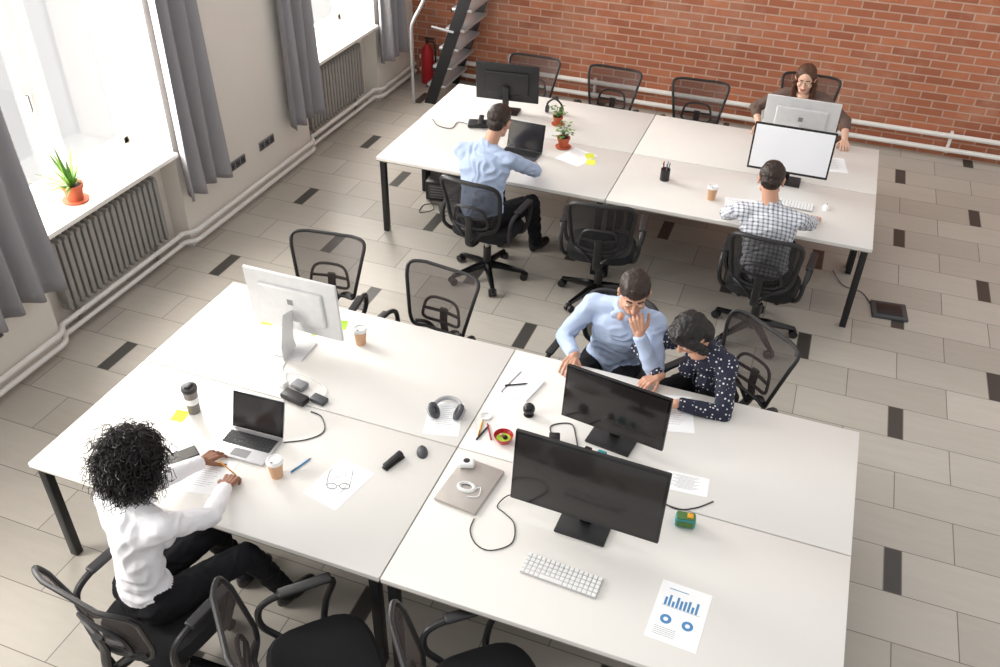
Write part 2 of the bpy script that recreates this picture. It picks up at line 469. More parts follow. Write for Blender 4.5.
# ------------------------------------------------------------------ electronics
TZ=.75
def monitor(name,x,y,deg,w,h,zb,back,frontm,tilt=4,imac=False,chin=.0):
    """front faces local -Y"""
    b=MB(); T=Matrix.Translation((0,0,zb-TZ+h/2))@Matrix.Rotation(math.radians(-tilt),4,'X')
    b.X=T
    th=.022
    b.box((0,0,0),(w,th,h),back,.006,3)
    b.box((0,.018,0),(w*.7,.03,h*.6),back,.014,3)
    if imac:
        b.box((0,-.0115,chin/2),(w-.008,.004,h-chin-.008),m_blackgl,.002)
        b.box((0,-.014,chin/2),(w-.05,.002,h-chin-.05),frontm,.0005)
        b.box((0,.0335,.03),(.04,.001,.04),m_grey)
    else:
        b.box((0,-.0115,0),(w-.004,.003,h-.004),m_blackgl,.001)
        b.box((0,-.0135,.004),(w-.03,.002,h-.036),frontm,.0005)
    b.X=Matrix()
    if imac:
        b.box((0,.05,.006),(.2,.2,.01),m_silver,.004)
        b.tube([(0,.11,.008),(0,.12,.1),(0,.07,zb-TZ+h*.45)],[.075,.07,.06],m_silver,4,flat=.12)
    else:
        b.box((0,.02,.008),(.26,.18,.016),m_black,.007)
        b.box((0,.05,(zb-TZ+h*.4)/2+.01),(.06,.03,zb-TZ+h*.4),m_black,.008)
    return b.done(name,(x,y,TZ),math.radians(deg))
monitor('desktop_computer',-2.69,3.80,180,.63,.42,.86,m_silver,m_screen,4,True,.06)
monitor('desktop_computer',-.06,7.97,180,.63,.42,.84,m_silver,m_screen,4,True,.06)
monitor('computer_monitor',-.63,3.66,-8,.60,.34,.84,m_blackgl,m_screen,5)
monitor('computer_monitor',-.60,2.99,-2,.76,.42,.855,m_black,m_screen,6)
monitor('computer_monitor',-.07,7.33,0,.66,.40,.84,m_black,m_screenw,5)
monitor('computer_monitor',-2.78,7.86,186,.62,.37,.85,m_black,m_screen,4)
b=MB(); b.tube(catmull([(-.07,0,0),(-.07,0,.06),(0,0,.11),(.07,0,.06),(.07,0,0)],5),.01,m_black,8)
for q in (-1,1): b.cyl((q*.06,0,-.0),(q*.085,0,-.0),.035,m_black,16)
b.done('headset',(-2.33,7.98,.75+.0365))
def laptop(x,y,deg,w=.33,d=.23,openang=105,shell=m_alu):
    b=MB(); b.box((0,-d/2,.008),(w,d,.016),shell,.004)
    b.box((0,-d*.36,.0166),(w*.9,d*.46,.001),m_dgrey)
    for r in range(5):
        for c in range(14):
            b.box((-w*.43+c*w*.0663,-d*.17-r*d*.09,.018),(w*.054,d*.07,.002),m_black)
    b.box((0,-d*.8,.0165),(w*.32,d*.26,.001),m_grey)
    T=Matrix.Translation((0,0,.014))@Matrix.Rotation(math.radians(-(openang-90)),4,'X'); b.X=T
    b.box((0,.004,d/2),(w,.007,d),shell,.003); b.box((0,-.0005,d/2),(w-.006,.003,d-.006),m_blackgl); b.box((0,-.0025,d/2),(w-.03,.001,d-.03),m_screen)
    b.X=Matrix()
    return b.done('laptop',(x,y,TZ),math.radians(deg))
laptop(-2.48,3.0,2,.32,.22,108); laptop(-2.32,7.06,-2,.34,.24,106,m_dgrey)
def closed_laptop(x,y,deg):
    b=MB(); b.box((0,0,.007),(.34,.24,.014),m_lap,.005,3); b.box((0,0,.0145),(.338,.238,.005),m_lap,.0024,2); b.lathe([(.016,.0171),(.0,.0172)],m_grey,16,cap=False)
    b.box((-.12,.115,-.0),(.05,.02,.004),m_black); b.done('closed_laptop',(x,y,TZ+.002),math.radians(deg))
closed_laptop(-1.235,3.06,90-6)
def keyboard(x,y,deg,w=.38,d=.125,rows=5,cols=16):
    b=MB(); b.box((0,0,.007),(w,d,.012),m_alu,.005)
    for r in range(rows):
        for c in range(cols):
            if r==0 and 3<c<9: continue
            b.box((-w/2+w*(c+.5)/cols,-d/2+d*(r+.5)/rows,.0145),(w/cols*.82,d/rows*.8,.005),m_white,.0012,1)
    b.box((-w/2+w*6.5/cols,-d/2+d*.5/rows,.0145),(w/cols*4.8,d/rows*.8,.005),m_white,.001,1)
    return b.done('computer_keyboard',(x,y,TZ),math.radians(deg))
keyboard(-.615,2.68,-3); keyboard(-.0,6.93,-2,.4)
def mouse(x,y,deg,mt):
    b=MB(); prof=[(.05*math.cos(pi/2*i/7)+1e-5,.03*math.sin(pi/2*i/7)) for i in range(8)]; b.X=Matrix.Diagonal((.62,1,1,1)); b.lathe(prof,mt,24); b.X=Matrix()
    b.box((0,.02,.0285),(.006,.014,.006),m_black,.002)
    return b.done('computer_mouse',(x,y,TZ),math.radians(deg))
# ------------------------------------------------------------------ small stuff
def paper(x,y,deg,w=.23,h=.32,kind=None,z=0.,name='paper_sheet'):
    b=MB(); b.box((0,0,.0008),(w,h,.0012),m_paper)
    def q(cx,cy,ww,hh,m): b.box((cx,cy,.0017),(ww,hh,.0004),m)
    if kind=='chart':
        for i in range(9):
            hh=.03+.035*abs(math.sin(i*1.3+.5)); q(-.075+i*.018,.03+hh/2,.011,hh,m_blue)
        q(0,.027,.18,.0015,m_grey)
        for i in range(2):
            b.lathe([(.026,.0014),(.026,.0019),(.0,.0019)],m_blue,24,c=(-.05+.1*i,-.045,0),cap=False)
            b.lathe([(.011,.0019),(.011,.0022),(.0,.0022)],m_paper,20,c=(-.05+.1*i,-.045,0),cap=False)
        for i in range(5): q(-.04,-.095-.01*i,.1,.002,m_grey)
        q(-.03,.13,.09,.004,m_blue)
    elif kind=='text':
        for i in range(12): q(-.01,.11*h/.3-.018*i*h/.3,w*.65-.03*((i*7)%3),.0014,m_grey)
    elif kind=='sketch':
        b.tube(catmull([(-.05,-.02,.002),(-.02,.06,.002),(.03,.03,.002),(.05,-.05,.002),(0,-.09,.002)],5),.001,m_grey,4)
        b.tube(catmull([(-.06,.08,.002),(-.03,.1,.002),(-.01,.06,.002),(.02,.1,.002)],5),.001,m_blue,4)
    return b.done(name,(x,y,TZ+z),math.radians(deg))
paper(-.05,2.665,-3,.235,.335,'chart'); paper(-1.88,2.83,-12,.22,.31,'sketch'); paper(-3.2,3.84,20,.22,.3,'text')
paper(-2.58,2.62,10,.3,.25,'text'); paper(-3.05,2.62,25,.2,.28,'text'); paper(-1.57,3.5,15,.2,.28,'text'); paper(-.36,4.03,14,.24,.32,'text')
paper(-.17,3.5,4,.22,.14,'text'); paper(-.36,6.73,8,.24,.3,'text'); paper(-1.85,7.12,-20,.25,.3,'text'); paper(.3,7.85,10,.22,.3,'text')
def sticky(x,y,deg,m,name='sticky_note',s=.08):
    b=MB(); b.grid(lambda u,v: V(((u-.5)*s,(v-.5)*s,.0006+.012*v**4)),4,6,m); b.done(name,(x,y,TZ+.0012),math.radians(deg),recalc=False)
sticky(-3.01,3.95,10,m_yellow); sticky(-2.55,4.08,15,m_green); sticky(-2.66,3.97,40,m_green); sticky(-2.97,2.96,5,m_yellow); sticky(-1.74,7.17,30,m_yellow); sticky(-1.70,7.05,10,m_yellow)
b=MB(); b.box((0,0,.005),(.085,.165,.009),m_black,.004,3); b.box((0,0,.0098),(.078,.155,.001),m_blackgl); b.done('smartphone',(-2.76,2.70,TZ),math.radians(-35))
def cup(x,y,mt=m_kraft,s=1.,lid=m_white,name='paper_coffee_cup'):
    b=MB(); b.lathe([(.001,0),(.031*s,0),(.031*s,.004),(.041*s,.1*s),(.043*s,.105*s)],mt,28,cap=True)
    b.lathe([(.044*s,.100*s),(.046*s,.104*s),(.044*s,.112*s),(.040*s,.113*s),(.038*s,.122*s),(.034*s,.122*s),(.032*s,.116*s),(.0,.116*s)],lid,28,cap=False)
    b.box((0,-.026*s,.119*s),(.012,.006,.004),m_dgrey)
    b.done(name,(x,y,TZ))
cup(-2.34,3.96); cup(-2.21,2.76); cup(-.60,6.78)
b=MB(); b.lathe([(.001,0),(.032,0),(.034,.01),(.040,.15),(.041,.16)],m_mug,28); b.lathe([(.0375,.07),(.0385,.071),(.0405,.11),(.038,.111)],m_white,28,cap=False); b.lathe([(.043,.158),(.045,.163),(.044,.182),(.03,.186),(.0,.186)],m_black,28,cap=False); b.box((0,0,.19),(.03,.05,.01),m_black,.004)
b.done('travel_mug',(-2.92,3.03,TZ))
def pen(x,y,deg,m,z=0,L=.14,name='pen',tip=m_ink):
    b=MB(); b.cyl((-L/2,0,.0055),(L/2*.8,0,.0055),.005,m,8); b.cyl((L/2*.8,0,.0055),(L/2,0,.0055),.0045,tip,8,.001); b.box((-L*.35,0,.0115),(.035,.003,.002),tip)
    return b.done(name,(x,y,TZ+z),math.radians(deg))
pen(-2.13,2.87,72,m_blue); pen(-1.28,3.92,30,m_ink,.0125); pen(-1.345,3.5,100,m_orange); pen(-1.32,3.47,80,m_ink); pen(-1.29,3.49,120,m_red,name='marker_pen')
b=MB(); b.box((0,0,.006),(.17,.22,.011),m_paper,.002); b.box((-.08,0,.0062),(.012,.222,.0125),m_grey,.002)
b.done('notebook',(-1.24,3.93,TZ),math.radians(-12))
b=MB(); b.box((0,0,.006),(.04,.14,.012),m_black,.005); b.box((0,-.004,.033),(.032,.13,.02),m_black,.009,3,Matrix.Rotation(.12,3,'X')); b.box((0,.05,.02),(.03,.03,.025),m_black,.004); b.done('stapler',(-1.68,3.07,TZ),math.radians(-20))
mouse(-1.57,3.20,30,m_dgrey); mouse(.30,6.98,0,m_white)
b=MB()
for q in (-1,1):
    b.tube([(q*.033+.026*math.cos(2*pi*i/20),0,.024+.02*math.sin(2*pi*i/20)) for i in range(20)],.0017,m_black,6,True)
    b.tube(catmull([(q*.06,0,.03),(q*.062,.06,.028),(q*.06,.11,.02),(q*.055,.14,.004)],4),.0017,m_black,6)
b.tube(catmull([(-.008,0,.028),(0,0,.032),(.008,0,.028)],4),.0017,m_black,6)
b.done('eyeglasses',(-1.86,2.79,TZ+.002),math.radians(20))
b=MB()
arc=[(.085*math.cos(pi*i/16),.11*math.sin(pi*i/16),.03) for i in range(17)]
b.tube(arc,.012,m_lgrey,8,flat=1.2)
for q in (-1,1):
    X=b.X; b.X=Matrix.Translation((q*.07,-.015,.036))@Matrix.Rotation(q*.5,4,'Y')
    b.tube([(0,.036*math.cos(2*pi*i/20),.036*math.sin(2*pi*i/20)) for i in range(20)],.016,m_dgrey,8,True)
    b.cyl((q*.006,0,0),(q*.03,0,0),.04,m_lgrey,20,.033); b.X=X
b.done('headphones',(-1.57,3.54,TZ),math.radians(15))
b=MB(); b.lathe([(.001,0),(.03,0),(.03,.006),(.012,.01),(.01,.02)],m_black,20); b.sphere((0,0,.045),.036,m_blackgl,20); b.done('desk_webcam',(-1.13,3.71,TZ))
b=MB(); b.lathe([(.001,.002),(.03,.0),(.036,.004),(.05,.03),(.055,.045),(.052,.045),(.045,.03),(.03,.012),(.001,.010)],m_red,28,cap=False); b.lathe([(.04,.024),(.0,.026)],m_green,20,cap=False)
b.sphere((.01,0,.03),.014,m_soil,10); b.sphere((-.015,.01,.03),.012,m_kraft,10); b.done('red_bowl',(-1.19,3.45,TZ))
b=MB(); b.lathe([(.001,0),(.03,0),(.032,.012),(.028,.012),(.026,.004),(.001,.004)],m_white,20,cap=False); b.done('pen_tray',(-1.35,3.60,TZ))
b=MB(); b.box((0,0,.035),(.06,.045,.07),m_black,.006); b.box((0,-.023,.045),(.04,.002,.03),m_dgrey); b.done('usb_hub',(-.92,3.53,TZ),.3)
b=MB(); b.box((0,0,.02),(.30,.06,.04),m_white,.01)
for i in range(4): b.lathe([(.02,.0401),(.018,.035),(.0,.035)],m_grey,16,c=(-.1+i*.066,0,.002),cap=False)
b.box((-.1,0,.055),(.04,.04,.045),m_black,.006); b.box((-.02,0,.06),(.05,.045,.05),m_teal,.006); b.box((.06,.0,.055),(.035,.035,.04),m_teal,.006)
b.tube(catmull([(.15,0,.02),(.2,-.03,.008),(.1,-.08,.006),(-.05,-.07,.006),(-.12,-.05,.006)],6),.004,m_white,6); b.done('power_strip',(-.62,3.47,TZ),math.radians(-8))
b=MB(); b.box((0,0,.03),(.10,.06,.055),m_teal,.01,3); b.box((0,-.031,.03),(.08,.002,.035),m_leaf2); b.box((0,0,.06),(.09,.05,.008),m_leaf2,.003); b.box((.02,0,.066),(.03,.03,.006),m_orange,.002); b.done('small_teal_box',(-.13,3.215,TZ),.15)
b=MB(); b.box((0,0,.02),(.085,.06,.035),m_white,.012,3); b.lathe([(.018,.0376),(.0,.039)],m_black,20,cap=False); b.done('card_reader',(-1.30,3.18,TZ+.019),.3)
b=MB()
for k in range(5): b.tube([( (.05-.004*k)*math.cos(2*pi*i/24),(.035-.003*k)*math.sin(2*pi*i/24),.004+.004*(k%3)) for i in range(24)],.0035,m_white,6,True)
b.tube(catmull([(.05,0,.01),(.07,.02,.006),(.08,-.04,.004),(.03,-.06,.004)],5),.0035,m_white,6); b.done('cable_coil',(-1.24,3.03,TZ+.019))
def cable(name,pts,m=m_black,r=.0035):
    b=MB(); b.tube(catmull(pts,8),r,m,6); b.done(name)
z=TZ+.004
cable('cable_black',[(-.95,3.08,z+.02),(-1.02,3.05,z+.02),(-1.05,2.98,z),(-1.0,2.95,z),(-.93,2.9,z),(-.9,2.78,z),(-.98,2.7,z),(-1.06,2.71,z),(-1.12,2.78,z),(-1.13,2.86,z)],m_black,.003)
cable('cable_black',[(-.93,3.56,z),(-.98,3.66,z),(-.88,3.72,z),(-.82,3.62,z),(-.78,3.52,z)])
cable('cable_black',[(-.42,3.40,z),(-.36,3.36,z),(-.2,3.30,z),(-.1,3.34,z),(-.02,3.42,z)])
cable('cable_white',[(-2.7,3.7,z),(-2.66,3.55,z),(-2.6,3.48,z),(-2.60,3.40,z)],m_white)
cable('cable_black',[(-2.31,2.99,z),(-2.2,3.06,z),(-2.15,3.15,z),(-2.22,3.25,z),(-2.3,3.27,z)])
b=MB(); b.box((0,0,.02),(.17,.07,.04),m_black,.01); b.box((.13,.06,.016),(.1,.06,.03),m_dgrey,.008); b.box((-.05,.1,.018),(.09,.07,.035),m_grey,.01); b.box((-.14,.06,.02),(.05,.05,.04),m_white,.01)
b.tube(catmull([(-.14,.08,.01),(-.2,.16,.006),(-.05,.2,.006),(.1,.16,.006),(.13,.08,.006)],6),.0035,m_white,6); b.done('power_adapter',(-2.44,3.33,TZ),math.radians(-10))
b=MB(); b.box((0,0,.02),(.2,.14,.035),m_black,.01); b.box((.02,.03,.045),(.05,.2,.03),m_black,.012); b.tube(catmull([(-.1,0,.01),(-.2,.05,.005),(-.25,-.1,.005),(-.38,-.05,.005),(-.45,.1,.005)],6),.004,m_black,6); b.done('desk_telephone',(-2.9,7.42,TZ),.3)
b=MB(); b.lathe([(.001,0),(.04,0),(.04,.1),(.036,.1),(.036,.006),(.001,.006)],m_black,24,cap=False)
for i,m in enumerate((m_ink,m_blue,m_red,m_ink,m_grey)):
    a=i*1.26; b.cyl((.012*math.cos(a),.012*math.sin(a),.008),(.03*math.cos(a),.03*math.sin(a),.16),.004,m,8)
b.done('pen_holder',(-1.03,6.98,TZ))
def plant(name,x,y,z,s,kind):
    b=MB(); b.lathe([(.001,0),(.045*s,0),(.058*s,.085*s),(.065*s,.085*s),(.067*s,.11*s),(.06*s,.11*s),(.056*s,.095*s),(.0,.095*s)],m_terra,28,cap=False)
    b.lathe([(.056*s,.096*s),(.0,.1*s)],m_soil,20,cap=False); b.lathe([(.001,-.0),(.075*s,0),(.08*s,.012*s),(.0,.006*s)],m_terra,28,cap=False)
    random.seed(int(abs(x)*100))
    if kind=='spiky':
        for i in range(30):
            a=random.random()*2*pi; el=random.uniform(.35,1.35); L=random.uniform(.17,.30)*s
            d=V((math.cos(a),math.sin(a),0)); pts=[]
            for k in range(7):
                t=k/6; pts.append(d*(L*math.cos(el)*t)+V((0,0,.09*s+L*math.sin(el)*t-.06*s*t*t*math.cos(el))))
            side=V((-d.y,d.x,0)); vs=[];fs=[]
            for k,p in enumerate(pts):
                w=.013*s*(1-(k/6)**2)+.0005
                vs+=[p-side*w,p+V((0,0,-.003)),p+side*w]
            for k in range(6): fs+=[(3*k,3*k+1,3*k+4,3*k+3),(3*k+1,3*k+2,3*k+5,3*k+4)]
            b.add(vs,fs,m_leaf if i%3 else m_leaf2)
    else:
        for i in range(34):
            a=random.random()*2*pi; h=random.uniform(.02,.15)*s; r=random.uniform(.02,.09)*s; d=V((math.cos(a),math.sin(a),0))
            base=V((0,0,.1*s)); tip=base+d*r+V((0,0,h)); side=V((-d.y,d.x,0))
            b.tube([base,base+d*r*.4+V((0,0,h*.7)),tip],.0015,m_leaf2,4)
            w=.018*s; l=.045*s; dd=(d+V((0,0,random.uniform(-.5,.4)))).normalized()
            b.add([tip,tip+dd*l*.5-side*w,tip+dd*l,tip+dd*l*.5+side*w,tip+dd*l*.5+V((0,0,.006))],[(0,1,4),(1,2,4),(2,3,4),(3,0,4)],m_leaf if i%2 else m_leaf2)
    b.done(name,(x,y,z),recalc=False)
plant('potted_spider_plant',-5.04,4.56,.925,1.25,'spiky'); plant('potted_plant',-2.02,7.27,TZ,.9,'leafy'); plant('potted_plant',-2.22,7.74,TZ,.75,'leafy')
b=MB(); b.box((0,0,.012),(.28,.24,.024),m_dgrey,.006); b.box((0,0,.026),(.2,.16,.004),m_black,.001); b.done('floor_socket_box',(.98,6.83,0),.1)
cable('cable_black',[(.83,6.9,.008),(.75,7.05,.008),(.6,7.1,.008),(.5,7.3,.02)])
b=MB(); b.box((0,0,.11),(.36,.42,.2),m_black,.01); b.box((0,-.212,.11),(.3,.006,.14),m_dgrey,.002)
for i in range(5): b.box((0,-.216,.05+i*.028),(.26,.004,.006),m_grey)
for q in (-1,1):
    for p in (-1,1): b.cyl((q*.14,p*.17,0),(q*.14,p*.17,.012),.02,m_black,10)
b.done('computer_tower',(-3.2,7.38,0),.15)
cable('cable_black',[(-3.3,7.15,.006),(-3.2,7.0,.006),(-3.3,6.9,.006),(-3.32,7.05,.006),(-3.2,7.1,.01),(-3.1,6.95,.006),(-3.05,7.1,.006)])
# ------------------------------------------------------------------ people
class Prim:
    __slots__=('a','b','r0','r1','M','Mi','sc','lab','bias','kind')
    def __init__(s,a,b,r0,r1,lab,M=None,bias=0,kind='cap'):
        s.a=V(a);s.b=V(b);s.r0=r0;s.r1=r1;s.M=M if M is not None else Matrix();s.Mi=s.M.inverted()
        s.sc=(abs(s.M.determinant()))**(1/3);s.lab=lab;s.bias=bias;s.kind=kind
    def geo(s,n=18):
        a,b=s.a,s.b; d=b-a; L=d.length
        t=d/L if L>1e-6 else V((0,0,1))
        u=t.orthogonal().normalized(); w=t.cross(u); rings=[]
        if s.kind=='cap':
            K=6
            for i in range(1,K+1): th=-pi/2+pi/2*i/K; rings.append((a+t*(s.r0*math.sin(th)),s.r0*math.cos(th)))
            for i in range(0,K): th=pi/2*i/K; rings.append((b+t*(s.r1*math.sin(th)),s.r1*math.cos(th)))
            p0=a-t*s.r0; p1=b+t*s.r1
        else:
            rings=[(a,s.r0),(b,s.r1)]; p0=a; p1=b
        vs=[p0]+[c+(u*math.cos(2*pi*k/n)+w*math.sin(2*pi*k/n))*r for c,r in rings for k in range(n)]+[p1]
        fs=[(0,1+(k+1)%n,1+k) for k in range(n)]
        R=len(rings)
        for i in range(R-1):
            for k in range(n): fs.append((1+i*n+k,1+i*n+(k+1)%n,1+(i+1)*n+(k+1)%n,1+(i+1)*n+k))
        e=1+R*n
        for k in range(n): fs.append((e,1+(R-1)*n+k,1+(R-1)*n+(k+1)%n))
        return [s.M@v for v in vs],fs
    def dist(s,P):
        Mi=np.array(s.Mi); Q=P@Mi[:3,:3].T+Mi[:3,3]
        a=np.array(s.a);d=np.array(s.b)-a;L2=d@d
        t=np.clip((Q-a)@d/L2,0,1) if L2>1e-10 else np.zeros(len(Q))
        return (np.linalg.norm(Q-a-t[:,None]*d,axis=1)-(s.r0+(s.r1-s.r0)*t))*s.sc-s.bias
def ell(c,r,lab,R=None,bias=0):
    m=Matrix.Translation(c)@((R.to_4x4()) if R is not None else Matrix())@Matrix.Diagonal((*r,1))
    return Prim((0,0,0),(0,0,0),1,1,lab,m,bias)
def voxmesh(prims,vox,iters=3,wr=0,wlabs=(),hairamp=0):
    vs=[];fs=[]
    for p in prims:
        v,f=p.geo(); o=len(vs); vs+=v; fs+=[tuple(i+o for i in q) for q in f]
    me=bpy.data.meshes.new('t'); me.from_pydata([tuple(v) for v in vs],[],fs); me.update()
    o=bpy.data.objects.new('t',me); scene.collection.objects.link(o)
    md=o.modifiers.new('r','REMESH'); md.mode='VOXEL'; md.voxel_size=vox; md.adaptivity=0
    dg=bpy.context.evaluated_depsgraph_get(); ev=o.evaluated_get(dg); m2=bpy.data.meshes.new_from_object(ev)
    bpy.data.objects.remove(o); bpy.data.meshes.remove(me)
    n=len(m2.vertices); P=np.empty(n*3); m2.vertices.foreach_get('co',P); P=P.reshape(-1,3)
    E=np.empty(len(m2.edges)*2,dtype=np.int64); m2.edges.foreach_get('vertices',E); E=E.reshape(-1,2)
    deg=np.bincount(E.ravel(),minlength=n)[:,None].astype(float); deg[deg==0]=1
    for _ in range(iters):
        S=np.zeros_like(P); np.add.at(S,E[:,0],P[E[:,1]]); np.add.at(S,E[:,1],P[E[:,0]])
        P=P*.45+.55*S/deg
    F=[tuple(p.vertices) for p in m2.polygons]
    C=np.array([P[list(f)].mean(axis=0) for f in F])
    D=np.stack([p.dist(C) for p in prims]); idx=D.argmin(axis=0); labs=[prims[i].lab for i in idx]
    Dv=np.stack([p.dist(P) for p in prims]).argmin(axis=0)
    m2.vertices.foreach_set('co',P.ravel()); m2.update()
    nr=np.empty(n*3); m2.vertex_normals.foreach_get('vector',nr)
    nr=nr.reshape(-1,3)
    for i in range(n):
        pm=prims[Dv[i]]; l=pm.lab
        if wr and l in wlabs:
            p=V(P[i]); wv=noise.noise(p*5)*2.5
            k=min(1.,(max(pm.r0,pm.r1)/.06)**3) if pm.r0<.9 else 1.
            q=V((p.x*7+wv,p.y*7,p.z*15+wv))
            d=(.5-abs(noise.noise(q))*1.6)*wr+noise.noise(p*26)*wr*.25
            P[i]+=nr[i]*(d-.1*wr)*k
        elif hairamp and l=='hair':
            p=V(P[i]); P[i]+=nr[i]*(noise.noise(p*28)+.5*noise.noise(p*60))*hairamp
    bpy.data.meshes.remove(m2)
    return [tuple(v) for v in P],F,labs
def frame(fwd,up):
    f=V(fwd).normalized(); u=V(up); r=f.cross(u).normalized(); u=r.cross(f)
    return Matrix((r,f,u)).transposed()
def hand_prims(wr,direc,pn,side,curl,s=1.,thumb=.5):
    y=V(direc).normalized(); zz=-(V(pn)-y*V(pn).dot(y)).normalized(); x=y.cross(zz)
    R=Matrix((x,y,zz)).transposed(); W=V(wr)
    def w(p): return W+R@(V(p)*s)
    pr=[Prim(w((0,-.022,0)),w((0,.01,0)),.025*s,.025*s,'skin',None)]
    xs=[.031,.0105,-.0105,-.031]; ln=[.070,.078,.072,.056]; 
    for i in range(4):
        X=xs[i]*side
        pr.append(Prim(w((X*.55,.01,0)),w((X,.088-.004*abs(i-1.2),0)),.0145*s,.0115*s,'skin'))
        p=V((X,.088-.004*abs(i-1.2),0)); fan=X*2.2; a=0
        cs=curl if isinstance(curl,(list,tuple)) else (curl*.8,curl,curl*.7)
        for k,(fr,r) in enumerate(((.45,.0088),(.31,.008),(.24,.0072))):
            a+=cs[k]*(1+.08*i); d=V((math.sin(fan)*math.cos(a),math.cos(fan)*math.cos(a),-math.sin(a)))
            q=p+d*ln[i]*fr*1.05; pr.append(Prim(w(p),w(q),r*1.05*s,r*s*.95,'skin')); p=q
    p=V((side*.022,.018,-.004)); ang=[(1.0,.9,-.35),(.55,1,-.35-.3*thumb),(.2,1,-.4-.5*thumb)]
    for k,(L,r) in enumerate(((.042,.0135),(.034,.0105),(.028,.0092))):
        d=V((ang[k][0]*side,ang[k][1],ang[k][2])).normalized(); q=p+d*L; pr.append(Prim(w(p),w(q),r*s,r*.9*s,'skin')); p=q
    return pr
def ik(S,T,l1,l2,hint):
    S=V(S);T=V(T);d=T-S;L=d.length
    if L>(l1+l2)*.995: k=L/((l1+l2)*.995); l1*=k;l2*=k
    u=d/L; a=(l1*l1-l2*l2+L*L)/(2*L); h=math.sqrt(max(l1*l1-a*a,0)); hp=V(hint)-u*V(hint).dot(u)
    return S+u*a+hp.normalized()*h
def head_parts(Hc,look,up,s,fem,hair):
    R=frame(look,up); Hc=V(Hc)
    def w(p): return Hc+R@(V(p)*s)
    def E(c,r,l,bias=0,rx=0,ry=0): return ell(w(c),[q*s for q in r],l,R@Matrix.Rotation(rx,3,'X')@Matrix.Rotation(ry,3,'Y'),bias)
    def C(a,b,r0,r1,l,bias=0): return Prim(w(a),w(b),r0*s,r1*s,l,None,bias)
    j=.93 if fem else 1.
    pr=[E((0,-.012,.034),(.076,.096,.086),'skin'),E((0,.028,-.04),(.058*j,.060,.066),'skin'),C((-.012,.066,-.088),(.012,.066,-.088),.018*j,.018*j,'skin'),
        C((-.045*j,.0,-.06),(-.02,.06,-.085),.022,.018,'skin'),C((.045*j,.0,-.06),(.02,.06,-.085),.022,.018,'skin'),
        C((-.034,.073,.026),(.034,.073,.026),.013,.013,'skin'),
        C((-.04,.062,-.022),(-.036,.066,-.018),.02,.02,'skin'),C((.04,.062,-.022),(.036,.066,-.018),.02,.02,'skin'),
        C((0,.084,.014),(0,.106,-.024),.008,.0125,'skin'),C((-.011,.094,-.029),(.011,.094,-.029),.0085,.0085,'skin'),
        C((-.018,.080,-.052),(.018,.080,-.052),.008,.008,'lips'),C((-.013,.083,-.06),(.013,.083,-.06),.007,.007,'lips'),
        C((-.018,.074,-.072),(.018,.074,-.072),.012,.012,'skin')]
    for q in (-1,1):
        pr.append(E((q*.080,-.008,-.004),(.009,.019,.031),'skin',.004,-.2,q*.25)); pr.append(C((q*.081,-.002,-.03),(q*.079,-.0,-.024),.008,.008,'skin'))
        pr.append(C((q*.018,.0845,.036),(q*.046,.074,.035),.0038,.003,'brow',.001))
        pr.append(C((q*.022,.0785,.014),(q*.042,.072,.012),.0075,.0065,'skin'))
    if hair=='short':
        pr+= [E((0,-.022,.042),(.085,.098,.088),'hair'),E((0,.01,.075),(.07,.075,.058),'hair',.001),E((0,-.06,-.01),(.068,.05,.06),'hair')]
    elif hair=='bob':
        pr+= [E((0,-.025,.042),(.098,.108,.096),'hair'),E((0,-.06,-.03),(.1,.07,.09),'hair'),E((0,.035,.085),(.075,.06,.045),'hair',.002)]
        for q in (-1,1): pr+= [C((q*.078,.03,.05),(q*.092,.02,-.07),.026,.03,'hair'),C((q*.06,.06,.07),(q*.085,.045,0),.02,.018,'hair')]
    elif hair=='long':
        pr+= [E((0,-.022,.042),(.086,.098,.088),'hair'),C((0,-.07,0),(0,-.085,-.2),.06,.05,'hair')]
        for q in (-1,1): pr+= [C((q*.07,.0,.07),(q*.086,-.01,-.05),.018,.02,'hair'),C((q*.086,-.01,-.05),(q*.085,.01,-.24),.022,.018,'hair'),C((q*.06,-.05,-.05),(q*.06,-.07,-.2),.045,.035,'hair')]
    elif hair=='afro':
        pr+= [E((0,-.03,.045),(.115,.118,.112),'hair'),E((0,-.06,-.02),(.12,.09,.10),'hair')]
    return pr,w,R
